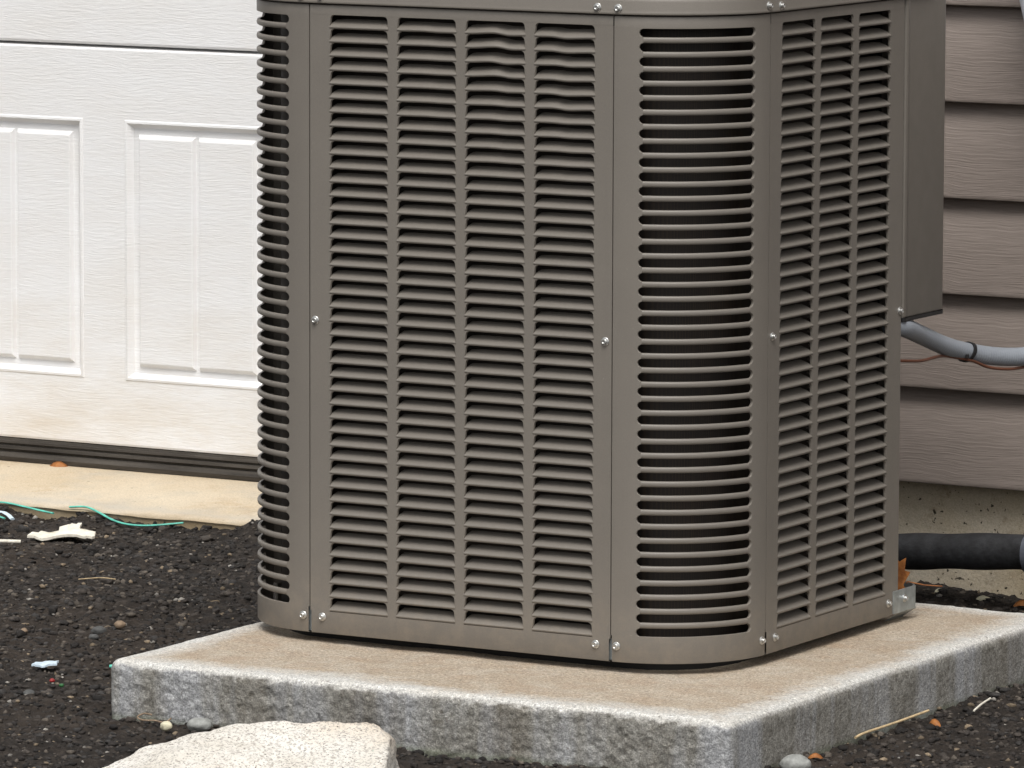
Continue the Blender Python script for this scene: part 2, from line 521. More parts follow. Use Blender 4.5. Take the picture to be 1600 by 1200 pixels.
def make_gravel():
    Vs = []; Fs = []; Cs = []; b = 0
    pal = np.array([(0.018, 0.0155, 0.014), (0.032, 0.027, 0.024), (0.056, 0.047, 0.040), (0.042, 0.039, 0.037), (0.095, 0.080, 0.065), (0.20, 0.155, 0.105), (0.30, 0.28, 0.25)])
    for sub, N, r0, r1, rmax in ((1, 64000, 0.0014, 0.0011, 0.005), (2, 3800, 0.0034, 0.0013, 0.008)):
        B, F = ico(sub); n = len(B)
        x = rng.uniform(-1.5, 1.15, N); y = rng.uniform(-0.95, 1.06, N)
        keep = ~((x > PADX0 + 0.004) & (x < PADX1 - 0.004) & (y > PADY0 + 0.004) & (y < PADY1 - 0.004))
        u = x * 0.868 + y * 0.496                       # only where the ground lies open
        keep &= ((u < 0.16) & (u > -0.95)) | (u > 0.38) | (y < -0.2)
        x, y = x[keep], y[keep]; k = len(x)
        r = np.clip(r0 + r1 * rng.exponential(1.0, k), 0, rmax)
        z = GZ + ground_height(x, y)
        q = B[None] * (1 + rng.uniform(-0.32, 0.32, (k, n, 1)))
        sc = r[:, None] * np.stack([rng.uniform(0.8, 1.7, k), rng.uniform(0.7, 1.2, k), rng.uniform(0.45, 0.9, k)], -1)
        q = q * sc[:, None, :]
        a = rng.uniform(0, 2 * PI, k); c, s = np.cos(a)[:, None], np.sin(a)[:, None]
        q = np.stack([q[:, :, 0] * c - q[:, :, 1] * s + x[:, None], q[:, :, 0] * s + q[:, :, 1] * c + y[:, None], q[:, :, 2] + (z + 0.2 * sc[:, 2])[:, None]], -1)
        Vs.append(q.reshape(-1, 3)); Fs.append((F[None] + (np.arange(k) * n)[:, None, None]).reshape(-1, 3) + b); b += k * n
        pick = rng.choice(len(pal), k, p=[0.26, 0.25, 0.18, 0.12, 0.135, 0.035, 0.02] if sub == 1 else [0.3, 0.3, 0.22, 0.12, 0.05, 0.01, 0.0])
        Cs.append(np.repeat(pal[pick] * rng.uniform(0.7, 1.35, (k, 1)), n, 0))
    V = np.vstack(Vs); F = np.vstack(Fs); Cc = np.vstack(Cs)
    me = np_mesh('gravel', V, F, smooth=False)
    ca = me.color_attributes.new('Col', 'FLOAT_COLOR', 'POINT')
    ca.data.foreach_set('color', np.hstack([Cc, np.ones((len(Cc), 1))]).astype(np.float32).ravel())
    o = place('gravel', me, 'gravel')
    tag(o, 'loose dark gravel and grit strewn over the ground', 'gravel', kind='stuff')


make_gravel()

# ------------------------------------------------------------------ garage apron: slab with a worn rounded lip, rising to the door
DOORY = 1.25
DOORX0, DOORX1 = -2.90, -0.46
SEALZ = -0.031


def make_apron():
    xs = np.linspace(-3.2, -0.30, 420)
    prof = [(1.030, -0.16), (1.030, -0.082), (1.0305, -0.0640), (1.0310, -0.0615), (1.0275, -0.0605), (1.0290, -0.0590), (1.033, -0.0580), (1.040, -0.0565), (1.050, -0.0535), (1.070, -0.0495), (1.11, -0.0448), (1.16, -0.040), (1.21, -0.0357), (1.30, -0.0315), (1.62, -0.030), (1.62, -0.16)]
    rows = []
    for y, z in prof:
        P = np.stack([xs, np.full_like(xs, y), np.full_like(xs, z)], -1)
        n1 = vnoise(P, 9, 21) * 0.003 + vnoise(P, 45, 22) * 0.0018
        edge = math.exp(-((y - 1.036) / 0.02) ** 2)
        P[:, 1] += n1 * edge; P[:, 2] += (vnoise(P, 30, 23) * 0.0012) * (0.25 + edge)
        rows.append([tuple(p) for p in P])
    mb = MB(); mb.grid(rows)
    o = build('garage_apron', mb, 'apron', origin=(-1.75, 1.2, GZ), smooth=50)
    tag(o, 'tan concrete slab edge in front of the white garage door', 'concrete slab', kind='structure')


make_apron()

# ================================================================== house wall with siding
WALLX0 = -0.34
house = thing('house_wall', (1.6, 1.12, GZ), 'brown lap siding house wall above a stained concrete foundation', 'wall')
SID0, SIDH = 0.0700, 0.1238


def siding_mesh(x0, x1, name, origin, n=1):
    pr = [(0.0205, 0.0012), (0.006, 0.0004), (0.0022, 0.0000), (0.0006, 0.0008), (0.0, 0.0024), (0.0002, 0.006), (0.0036, 0.05), (0.0092, 0.09), (0.0165, 0.110), (0.0180, 0.1320),
          (0.0200, 0.1320), (0.0200, 0.1230), (0.0205, 0.10)]
    mb = MB(); mb.prism([(1.050 + y, SID0 + z) for y, z in pr][::-1], x0, x1)
    return mb.mesh(name, origin, 40)


_sm = siding_mesh(WALLX0, 4.2, 'siding_board', (1.93, 1.06, SID0))
for k in range(21):
    place('siding_board', _sm, 'siding', house, (1.93, 1.06, SID0 + k * SIDH))
_sl = siding_mesh(-5.4, DOORX0 - 0.12, 'siding_board', (-4.2, 1.06, SID0))
for k in range(21):
    place('siding_board', _sl, 'siding', house, (-4.2, 1.06, SID0 + k * SIDH))
_sh = siding_mesh(DOORX0 - 0.118, WALLX0 - 0.002, 'siding_board', (-1.68, 1.06, SID0))
for k in range(19, 21):
    place('siding_board', _sh, 'siding', house, (-1.68, 1.06, SID0 + k * SIDH))
mb = MB(); mb.box(WALLX0 + 0.004, 4.2, 1.0715, 1.30, 0.070, 2.70)
mb.box(-5.4, DOORX0 - 0.122, 1.0715, 1.30, 0.070, 2.70); mb.box(DOORX0 - 0.12, WALLX0, 1.0715, 1.22, 2.43, 2.70)
build('wall_sheathing', mb, 'siding', house)


def foundation(x0, x1):
    xs = np.linspace(x0, x1, int((x1 - x0) / 0.008))
    rows = []
    for z in np.linspace(-0.20, 0.082, 34):
        P = np.stack([xs, np.full_like(xs, 1.086), np.full_like(xs, z)], -1)
        P[:, 1] += 0.0022 * vnoise(P, 13, 31) + 0.0012 * vnoise(P, 50, 32)
        rows.append([tuple(p) for p in P])
    m_ = MB(); m_.grid(rows); m_.box(x0, x1, 1.092, 1.30, -0.2, 0.069)
    return m_


build('foundation', foundation(WALLX0 + 0.04, 2.6), 'foundation', house, smooth=60)
build('foundation', foundation(-5.4, DOORX0 - 0.16), 'foundation', house, smooth=60)

# ------------------------------------------------------------------ white trim round the garage opening
fr = thing('door_frame', ((DOORX0 + DOORX1) / 2, 1.15, -0.04), 'white door frame trim around the garage opening', 'door frame')
build('side_jamb', MB().box(DOORX1 + 0.003, DOORX1 + 0.117, 1.034, 1.30, -0.034, 2.30), 'trim', fr)
build('side_jamb', MB().box(DOORX0 - 0.117, DOORX0 - 0.003, 1.034, 1.30, -0.034, 2.30), 'trim', fr)
build('head_jamb', MB().box(DOORX0 - 0.117, DOORX1 + 0.117, 1.034, 1.30, 2.302, 2.425), 'trim', fr)

# ------------------------------------------------------------------ garage door
door = thing('garage_door', ((DOORX0 + DOORX1) / 2, DOORY, SEALZ), 'white embossed sectional garage door with raised panels behind the unit', 'garage door')
SECH = 0.5755
PW, PP = 0.2391, 0.3101                 # raised panel width and spacing
PX = [-0.8406 + 0.3101 - k * PP for k in range(8)]     # right outer edges
PX = [p for p in PX if p - PW > DOORX0 + 0.02]


def section_mb(z0):
    m_ = MB()
    zb, zt = z0 + 0.0955, z0 + 0.4700
    xs = sorted([DOORX0, DOORX1] + [p for q in PX for p in (q - PW, q)])
    z1 = z0 + SECH - 0.0040
    holes = {round(q - PW, 5) for q in PX}
    y = DOORY
    zs = [z0 + 0.004, zb, zt, z1 - 0.003]
    for j in range(3):
        for i in range(len(xs) - 1):
            if j == 1 and round(xs[i], 5) in holes: continue
            m_.add([(xs[i], y, zs[j]), (xs[i + 1], y, zs[j]), (xs[i + 1], y, zs[j + 1]), (xs[i], y, zs[j + 1])], [(0, 1, 2, 3)])
    a, b = DOORX0, DOORX1
    m_.grid([[(a, y, z1 - 0.003), (b, y, z1 - 0.003)], [(a, y + 0.0012, z1 - 0.0008), (b, y + 0.0012, z1 - 0.0008)], [(a, y + 0.004, z1), (b, y + 0.004, z1)], [(a, y + 0.045, z1 + 0.003), (b, y + 0.045, z1 + 0.003)]])
    m_.grid([[(a, y + 0.045, z0 + 0.002), (b, y + 0.045, z0 + 0.002)], [(a, y + 0.004, z0), (b, y + 0.004, z0)], [(a, y + 0.001, z0 + 0.001), (b, y + 0.001, z0 + 0.001)], [(a, y, z0 + 0.004), (b, y, z0 + 0.004)]])
    m_.add([(a, y + 0.045, z0 + 0.002), (b, y + 0.045, z0 + 0.002), (b, y + 0.045, z1 + 0.003), (a, y + 0.045, z1 + 0.003)], [(3, 2, 1, 0)])
    return m_


def panel_mesh():
    """pressed panel: bead, flat recess and two raised fields with a groove between; local origin at bottom right outer corner"""
    m_ = MB()
    W, H = PW, 0.3745
    def rect(i, d, x0=0.0, x1=W, z0=0.0, z1=H): return [(x0 + i - W, d, z0 + i), (x1 - i - W, d, z0 + i), (x1 - i - W, d, z1 - i), (x0 + i - W, d, z1 - i)]
    rings = [rect(0, 0), rect(0.0015, -0.0012), rect(0.0045, -0.0016), rect(0.0065, 0.0004), rect(0.0115, 0.0066), rect(0.0135, 0.0072), rect(0.0205, 0.0072)]
    m_.grid(rings, closed=True, flip=False)
    a = 0.0205; mid = W / 2
    # recess strip between the two fields
    g = 0.0022
    m_.add([(mid - g - W, 0.0072, a), (mid + g - W, 0.0072, a), (mid + g - W, 0.0072, H - a), (mid - g - W, 0.0072, H - a)], [(0, 1, 2, 3)])
    for x0, x1 in ((a, mid - g), (mid + g, W - a)):
        r0 = [(x0 - W, 0.0072, a), (x1 - W, 0.0072, a), (x1 - W, 0.0072, H - a), (x0 - W, 0.0072, H - a)]
        r1 = [(x0 + 0.0032 - W, 0.0016, a + 0.0045), (x1 - 0.0032 - W, 0.0016, a + 0.0045), (x1 - 0.0032 - W, 0.0016, H - a - 0.0045), (x0 + 0.0032 - W, 0.0016, H - a - 0.0045)]
        r2 = [(x0 + 0.0048 - W, 0.0008, a + 0.0065), (x1 - 0.0048 - W, 0.0008, a + 0.0065), (x1 - 0.0048 - W, 0.0008, H - a - 0.0065), (x0 + 0.0048 - W, 0.0008, H - a - 0.0065)]
        m_.grid([r0, r1, r2], closed=True)
        m_.add(r2, [(0, 1, 2, 3)])
    return m_.mesh('raised_panel', (0, 0, 0), 25)


_pm = panel_mesh()
for s in range(4):
    z0 = 0.0 + s * SECH
    sec = build('door_section', section_mb(z0), 'door', door, origin=((DOORX0 + DOORX1) / 2, DOORY, z0), smooth=40)
    for q in PX:
        place('raised_panel', _pm, 'door', sec, (q, DOORY, z0 + 0.0955))
# retainer rail and rubber bottom seal with lengthwise ribs
pr = [(DOORY + 0.040, -0.0005), (DOORY + 0.001, -0.0005), (DOORY + 0.0005, -0.0035), (DOORY - 0.0020, -0.0045), (DOORY - 0.0025, -0.0075), (DOORY + 0.0010, -0.0088), (DOORY + 0.0012, -0.0105),
      (DOORY - 0.0032, -0.0120), (DOORY - 0.0040, -0.0160), (DOORY + 0.0004, -0.0178), (DOORY + 0.0008, -0.0195), (DOORY - 0.0050, -0.0215), (DOORY - 0.0075, -0.0270), (DOORY - 0.0060, -0.0330), (DOORY + 0.002, -0.0350), (DOORY + 0.040, -0.0350)]
build('bottom_seal', MB().prism(pr, DOORX0, DOORX1), 'seal', door, smooth=30)

# ================================================================== concrete pad
def make_pad():
    cx, cy = (PADX0 + PADX1) / 2, (PADY0 + PADY1) / 2
    hx, hy = (PADX1 - PADX0) / 2, (PADY1 - PADY0) / 2
    zt, zb = -0.012, -0.095
    step = 0.0036; xf = np.linspace(-0.4035, 0.4035, 380)
    nx, ny, nz = int(2 * hx / step), int(2 * hy / step), int((zt - zb) / 0.0032)
    xs = np.linspace(-hx, hx, nx); ys = np.linspace(-hy, hy, ny); zs = np.linspace(zb, zt, nz)
    Vs = []; Fs = []; base = 0
    def face(A, B, fn, flip):
        nonlocal base
        a, b = np.meshgrid(A, B)
        V = fn(a.ravel(), b.ravel()); n = len(A)
        i = (np.arange(len(B) - 1)[:, None] * n + np.arange(n - 1)[None]).ravel()
        F = np.stack([i, i + 1, i + n + 1, i + n], -1)
        if flip: F = F[:, ::-1]
        Vs.append(V); Fs.append(F + base); base += len(V)
    face(xs, ys, lambda a, b: np.stack([a, b, np.full_like(a, zt)], -1), False)
    face(xf, np.linspace(zb, zt, 40), lambda a, b: np.stack([a, np.full_like(a, -hy), b], -1), False)
    face(xs, zs, lambda a, b: np.stack([a, np.full_like(a, hy), b], -1), True)
    face(ys, zs, lambda a, b: np.stack([np.full_like(a, hx), a, b], -1), False)
    face(ys, zs, lambda a, b: np.stack([np.full_like(a, -hx), a, b], -1), True)
    V = np.vstack(Vs); F = np.vstack(Fs)
    R = 0.013
    inner = np.stack([np.clip(V[:, 0], -hx + R, hx - R), np.clip(V[:, 1], -hy + R, hy - R), np.clip(V[:, 2], -1, zt - R)], -1)
    d = V - inner; L = np.linalg.norm(d, axis=1, keepdims=True); L[L < 1e-9] = 1
    N = d / L
    V = inner + N * R
    fr_ = np.clip(-N[:, 1], 0, 1) ** 2; rt = np.clip(np.abs(N[:, 0]), 0, 1) ** 2; tp = np.clip(N[:, 2], 0, 1) ** 2
    h = fr_ * (0.0005 * vnoise(V, 60, 41) + 0.0011 * vnoise(V, 135, 42) + 0.0010 * vnoise(V, 250, 46) + 0.0009 * vnoise(V, 20, 43))
    h += rt * (0.0008 * vnoise(V, 20, 45))
    h += tp * (0.0005 * vnoise(V, 110, 47) + 0.0012 * vnoise(V, 12, 48))
    V = V + N * h[:, None]
    # chipped lower edge and small broken spots on the front face
    chip = np.clip(vnoise(V, 17, 49) - 0.45, 0, 1) * fr_ * np.clip((-0.045 - V[:, 2]) / 0.02, 0, 1)
    V[:, 1] += chip * 0.02
    V[:, 2] -= 0.0
    me = np_mesh('concrete_pad', V - np.array([0, 0, -0.080]), F)
    o = place('concrete_pad', me, 'pad', None, (cx, cy, -0.080))
    tag(o, 'thick square concrete pad carrying the grey-brown air conditioner', 'concrete pad')


make_pad()

# ================================================================== air conditioner
W1, RC, W2 = 0.400, 0.1303, 0.3429          # front width between seams, corner radius, side width between seams
XR = W1 + RC
HT = 0.7331                                  # top of the panels
ZT0, PITCH, NROW = 0.7215, 0.01616, 43       # first opening top, louver spacing, rows
OH = 0.0130                                  # opening height
G = 0.0007                                   # half of a seam
ac = thing('air_conditioner', (W1 / 2, 0.265, -0.012), 'grey-brown louvered outdoor air conditioner standing on the concrete pad', 'air conditioner')


def flat_front(s, d, z): return (s, d, z)
def flat_side(s, d, z): return (XR - d, RC + s, z)
def arc_right(s, d, z):
    a = s / RC; return (W1 + (RC - d) * math.sin(a), RC - (RC - d) * math.cos(a), z)
def arc_left(s, d, z):
    a = s / RC; return (-(RC - d) * math.sin(a), RC - (RC - d) * math.cos(a), z)


def edge_half(mb, fn, sc, prof, rim=None, smax=None, flip=False):
    """sheet from the line s=sc to the profile [(s,z)] plus a rolled rim that turns inwards"""
    n = len(prof)
    nseg = 1 if smax is None else max(1, int(abs(sc - prof[0][0]) / smax))
    rows = []
    for k in range(nseg):
        t = k / nseg
        rows.append([fn(lerp(sc, s, t), 0, z) for s, z in prof])
    sgn = 1 if prof[0][0] > sc else -1
    # 2D normals of the profile, pointing into the opening
    R0 = []; R1 = []; R2 = []; R3 = []
    for i, (s, z) in enumerate(prof):
        a = prof[max(i - 1, 0)]; b = prof[min(i + 1, n - 1)]
        tx, tz = b[0] - a[0], b[1] - a[1]; L = math.hypot(tx, tz) or 1
        nx, nz = tz / L, -tx / L
        if nx * sgn < 0: nx, nz = -nx, -nz
        if abs(nx) < 0.02: nx = 0
        w = rim[i] if rim else 1.0
        R0.append(fn(s, 0, z))
        R1.append(fn(s + nx * 0.0004 * w, 0.0003, z + nz * 0.0004 * w))
        R2.append(fn(s + nx * 0.0006 * w, 0.0010, z + nz * 0.0006 * w)); R3.append(fn(s + nx * 0.0006 * w, 0.0032, z + nz * 0.0006 * w))
    f = (sgn < 0) != flip
    mb.grid(rows + [R0], flip=not f)
    mb.grid([R0, R1, R2, R3], flip=not f)


def louver_profile(k_open_bottom=0.0):
    return [(0.0026, -0.0033), (0.0009, -0.0032), (0.0000, -0.0025), (-0.0005, -0.0014), (-0.0004, -0.0005), (0.0004, 0.0003), (0.0066, 0.0041), (0.0145, 0.0079), (0.0150, 0.0069), (0.0072, 0.0030), (0.0020, -0.0008), (0.0026, -0.0018)]


def louver_mesh(w, fn_side=False, wave=None, nseg=1):
    """one pressed louver: bar below its opening and a flap leaning inwards; local x along the bar, y inwards"""
    pr = louver_profile(); mb = MB(); rows = []
    for i in range(nseg + 1):
        t = i / nseg
        row = []
        for j, (y, z) in enumerate(pr):
            ins = {6: 0.0006, 7: 0.0022, 8: 0.0022, 9: 0.0006}.get(j, 0.0)
            x = lerp(ins, w - ins, t)
            if nseg > 1 and j in (7, 8):
                # rounded tip corners
                e = min(x, w - x); z -= 0.0018 * max(0, 1 - e / 0.006) ** 2
            dy = dz = 0.0
            if wave:
                dy, dz = wave(t, j)
            row.append((x, y + dy, z + dz))
        rows.append(row)
    mb.grid(rows, closed=True, flip=False)
    n = len(pr); L = nseg * n
    mb.f.append(tuple(range(n))[::-1]); mb.f.append(tuple(L + i for i in range(n)))
    return mb.mesh('louver', (0, 0, 0), 50)


def opening_profile(sedge, sgn, z_hi, z_lo, R=0.0044, taper=0.0012):
    """edge of a column of louver openings, from z_hi down to z_lo; sgn: direction from mullion into the opening"""
    P = [(sedge, z_hi)]; rim = [0.0]
    for k in range(NROW):
        zt = ZT0 - k * PITCH
        P.append((sedge, zt + 0.00012)); rim.append(0.0)
        P.append((sedge + sgn * (R + taper), zt)); rim.append(0.2)
        for q in range(1, 5):
            a = q / 4 * PI / 2
            P.append((sedge + sgn * (taper * (1 - 0.15 * q / 4) + R * (1 - math.sin(a))), zt - R * (1 - math.cos(a)))); rim.append(1.0)
        P.append((sedge + sgn * 0.0002, zt - OH + 0.0008)); rim.append(0.8)
        P.append((sedge, zt - OH)); rim.append(0.0)
    P.append((sedge, z_lo)); rim.append(0.0)
    return P, rim


def louver_panel(name, fn, s0, s1, cols, ztop, zbot):
    mb = MB()
    z_hi = ZT0; z_lo = ZT0 - (NROW - 1) * PITCH - OH - 0.0033
    edges = [s0]
    for a, b in cols: edges += [a, b]
    edges.append(s1)
    for i in range(0, len(edges), 2):
        a, b = edges[i], edges[i + 1]
        c = a if i == 0 else (b if i == len(edges) - 2 else (a + b) / 2)
        if i > 0:
            P, r_ = opening_profile(a, -1, z_hi, z_lo); edge_half(mb, fn, c, P, r_)
        if i < len(edges) - 2:
            P, r_ = opening_profile(b, 1, z_hi, z_lo); edge_half(mb, fn, c, P, r_)
    # top band (its lower edge rolls into the first opening) and bottom band
    for zz in ([ztop, z_hi + 0.0008, z_hi],):
        mb.grid([[fn(s0, 0.004, ztop + 0.0002), fn(s1, 0.004, ztop + 0.0002)], [fn(s0, 0.0006, ztop - 0.0006), fn(s1, 0.0006, ztop - 0.0006)], [fn(s0, 0, ztop - 0.0018), fn(s1, 0, ztop - 0.0018)], [fn(s0, 0, z_hi + 0.0001), fn(s1, 0, z_hi + 0.0001)]], flip=True)
    for a, b in cols:
        mb.grid([[fn(a + 0.004, 0, z_hi + 0.0001), fn(b - 0.004, 0, z_hi + 0.0001)], [fn(a + 0.004, 0.0008, z_hi - 0.0004), fn(b - 0.004, 0.0008, z_hi - 0.0004)], [fn(a + 0.004, 0.003, z_hi - 0.0004), fn(b - 0.004, 0.003, z_hi - 0.0004)]], flip=True)
    q0, q1 = s0 + 0.0014, s1 - 0.0014
    mb.grid([[fn(q0, 0, z_lo), fn(q1, 0, z_lo)], [fn(q0, 0, zbot + 0.0015), fn(q1, 0, zbot + 0.0015)], [fn(q0, 0.0006, zbot + 0.0003), fn(q1, 0.0006, zbot + 0.0003)], [fn(q0, 0.014, zbot), fn(q1, 0.014, zbot)]], flip=True)
    # folded returns along both seams
    for s, fl in ((s0, True), (s1, False)):
        mb.grid([[fn(s, 0, z_hi), fn(s, 0, z_lo)], [fn(s, 0.010, z_hi), fn(s, 0.010, z_lo)]], flip=fl)
    return build(name, mb, 'paint', ac, smooth=30)


# ---- front panel: four columns of louvers
FW, FG = 0.0788, 0.0115
fcols = [(0.0268 + k * (FW + FG), 0.0268 + k * (FW + FG) + FW) for k in range(4)]
front = louver_panel('front_panel', flat_front, G, W1 - G, fcols, HT, 0.0)
tag(front, 'front louvered panel with a few bent louvers near the top')
l_front = louver_mesh(FW, nseg=6)
for ci, (a, b) in enumerate(fcols):
    for k in range(NROW):
        zb = ZT0 - k * PITCH - OH
        amp = 0.0
        if ci in (1, 2, 3): amp = max(0.0, 1 - k / (11.0 if ci < 3 else 12.0)) * random.uniform(0.5, 1.0) * 1.15
        if ci == 1: amp *= 0.3
        if amp > 0.04:
            ph = random.uniform(-0.06, 0.06); c0 = (0.62, 0.6, 0.42)[ci - 1] + ph; sg = random.uniform(0.8, 1.2)
            def wave(t, j, c0=c0, amp=amp, sg=sg, ci=ci):
                st = 1 / (1 + math.exp(-(t - c0) * 16))
                w = math.sin(PI * min(1, max(0, t)))
                bulge = math.exp(-((t - c0) / 0.13) ** 2)
                dz = -0.0021 * amp * sg * (st - t) * 1.25
                dy = 0.0022 * amp * bulge * sg - 0.0012 * amp * w
                f = 1.0 if j < 6 or j > 9 else 1.4
                return dy * w * f, dz * w * 2.0
            me = louver_mesh(FW, wave=wave, nseg=16)
        else: me = l_front
        place('louver', me, 'paint', front, (a, 0.0, zb))

# ---- right side panel: three columns
SW, SG = 0.0858, 0.0118
scols = [(0.0276 + k * (SW + SG), 0.0276 + k * (SW + SG) + SW) for k in range(3)]
side = louver_panel('side_panel', flat_side, G, W2, scols, HT, 0.0)
tag(side, 'right louvered panel of the unit')
_mb = l_side = louver_mesh(SW, nseg=6)
for v in l_side.vertices:            # turn the shared louver so that it lies in the side face
    x, y, z = v.co; v.co = (-y, x, z)
l_side.update()
for a, b in scols:
    for k in range(NROW):
        place('louver', l_side, 'paint', side, (XR, RC + a, ZT0 - k * PITCH - OH))
# folded rear return of the side panel
mb = MB(); mb.grid([[flat_side(W2, 0, HT), flat_side(W2, 0, 0)], [flat_side(W2 + 0.0012, 0.0008, HT), flat_side(W2 + 0.0012, 0.0008, 0)], [flat_side(W2 + 0.0014, 0.022, HT), flat_side(W2 + 0.0014, 0.022, 0)]])
build('rear_return', mb, 'paint', ac)

# ---- rounded corner panels with curved slats
A0, A1 = math.radians(13.3), math.radians(76.9)
SH = 0.0101 / 2
ZC0 = 0.7144


def corner_panel(fn, flip, label):
    mb = MB(); s_end = RC * PI / 2
    sl, sr = A0 * RC + SH, A1 * RC - SH
    zcs = [ZC0 - k * PITCH for k in range(NROW)]
    z_hi = zcs[0] + SH; z_lo = zcs[-1] - SH
    for sc, sp, sg in ((G, sl, -1), (s_end - G, sr, 1)):
        P = []; rim = []
        for zc in zcs:
            for q in range(9):
                a = PI / 2 - q / 8 * PI
                P.append((sp + sg * SH * math.cos(a), zc + SH * math.sin(a))); rim.append(0.0 if q in (0, 8) else 1.0)
        edge_half(mb, fn, sc, P, rim, smax=0.003, flip=flip)
    NS = 26
    ss = [lerp(G, s_end - G, i / NS) for i in range(NS + 1)]
    def band(zz, k=0.0): mb.grid([[fn(min(max(s, G + k), s_end - G - k), d, z) for s in ss] for d, z in zz], flip=not flip)
    band([(0.004, HT + 0.0002), (0.0006, HT - 0.0006), (0, HT - 0.0018), (0, z_hi)])
    band([(0, z_lo), (0, 0.0015), (0.0006, 0.0003), (0.012, 0.0)], 0.0012)
    s2 = [lerp(sl, sr, i / 18) for i in range(19)]
    mb.grid([[fn(s, d, z) for s in s2] for d, z in ((0, z_hi), (0.0006, z_hi - 0.0004), (0.0032, z_hi - 0.0004))], flip=not flip)
    mb.grid([[fn(s, d, z) for s in s2] for d, z in ((0.0032, z_lo + 0.0004), (0.0006, z_lo + 0.0004), (0, z_lo))], flip=not flip)
    for s in (G, s_end - G):
        mb.grid([[fn(s, 0, HT), fn(s, 0, z_lo)], [fn(s, 0.010, HT), fn(s, 0.010, z_lo)]])
    o = build('corner_panel', mb, 'paint', ac, smooth=30)
    tag(o, label)
    # curved slats, one shared mesh
    hb = (PITCH - 2 * SH) / 2
    pr = [(0.0040, -hb - 0.0002), (0.0016, -hb - 0.0003), (0.0006, -hb + 0.0003), (0.0, -hb + 0.0018), (0.0, hb - 0.0018), (0.0006, hb - 0.0003), (0.0016, hb + 0.0003), (0.0040, hb + 0.0002)]
    m2 = MB(); rows = []
    for s in s2: rows.append([fn(s, d, z) for d, z in pr])
    m2.grid(rows, closed=True, flip=flip)
    n = len(pr); m2.f.append(tuple(range(n))); m2.f.append(tuple(18 * n + i for i in range(n)))
    org = fn((sl + sr) / 2, 0, 0)
    me = m2.mesh('slat', org, 40)
    for k in range(NROW - 1):
        place('slat', me, 'paint', o, (org[0], org[1], (zcs[k] + zcs[k + 1]) / 2))
    return o


corner_panel(arc_right, False, 'near rounded corner panel with curved slats')
corner_panel(arc_left, True, 'left rounded corner panel with curved slats')

# ---- hidden sides that close the cabinet
mb = MB()
mb.box(-RC, -RC + 0.004, RC + 0.002, RC + 0.40, 0.0, HT)
build('left_panel', mb, 'paint', ac)
mb = MB()
YB = 0.655
path = [(XR - 0.022, RC + W2 + 0.002), (XR - 0.05, RC + W2 + 0.004), (XR - 0.14, YB), (0.0, YB), (-RC + 0.04, YB - 0.05), (-RC, RC + 0.405)]
mb.grid([[(x, y, HT) for x, y in path], [(x, y, 0.0) for x, y in path]], flip=True)
build('rear_panel', mb, 'paint', ac, smooth=10)

# ---- condenser coil inside
def rounded_rect(x0, x1, y0, y1, r, n=10):
    out = []
    for cx, cy, a0 in ((x1 - r, y0 + r, -PI / 2), (x1 - r, y1 - r, 0), (x0 + r, y1 - r, PI / 2), (x0 + r, y0 + r, PI)):
        for i in range(n + 1):
            a = a0 + i / n * PI / 2
            out.append((cx + r * math.cos(a), cy + r * math.sin(a)))
    return out


rr = rounded_rect(-RC + 0.030, XR - 0.030, 0.030, 0.60, 0.095)
mb = MB(); mb.grid([[(x, y, 0.012) for x, y in rr], [(x, y, 0.730) for x, y in rr]], closed=True)
mb.f.append(tuple(len(rr) + i for i in range(len(rr))))
build('condenser_coil', mb, 'coil', ac)

# ---- base pan standing on the pad
rr = rounded_rect(-RC + 0.034, XR - 0.034, 0.034, 0.56, 0.10)
mb = MB(); mb.grid([[(x, y, -0.0125) for x, y in rr], [(x, y, 0.010) for x, y in rr]], closed=True)
mb.f.append(tuple(len(rr) + i for i in range(len(rr)))); mb.f.append(tuple(range(len(rr)))[::-1])
build('base_pan', mb, 'base', ac)

# ---- top cap with a rolled edge
def cap_ring(off, z, n=12):
    return [(x, y, z) for x, y in rounded_rect(-RC - off, XR + off, -off, 0.66 + off, RC + off, n)]


mb = MB()
rings = [cap_ring(-0.004, HT + 0.0016), cap_ring(0.0022, HT + 0.0012), cap_ring(0.0036, HT + 0.0018), cap_ring(0.0040, HT + 0.0030), cap_ring(0.0036, HT + 0.0045), cap_ring(0.0032, HT + 0.0060), cap_ring(0.0030, HT + 0.0160), cap_ring(0.0020, HT + 0.0196), cap_ring(-0.001, HT + 0.0225), cap_ring(-0.006, HT + 0.0248), cap_ring(-0.014, HT + 0.0262), cap_ring(-0.04, HT + 0.030), cap_ring(-0.08, HT + 0.036), cap_ring(-0.12, HT + 0.036)]
mb.grid(rings, closed=True)
n = len(rings[0]); L = (len(rings) - 1) * n
mb.f.append(tuple(L + i for i in range(n)))
build('top_cap', mb, 'paint', ac, smooth=35)

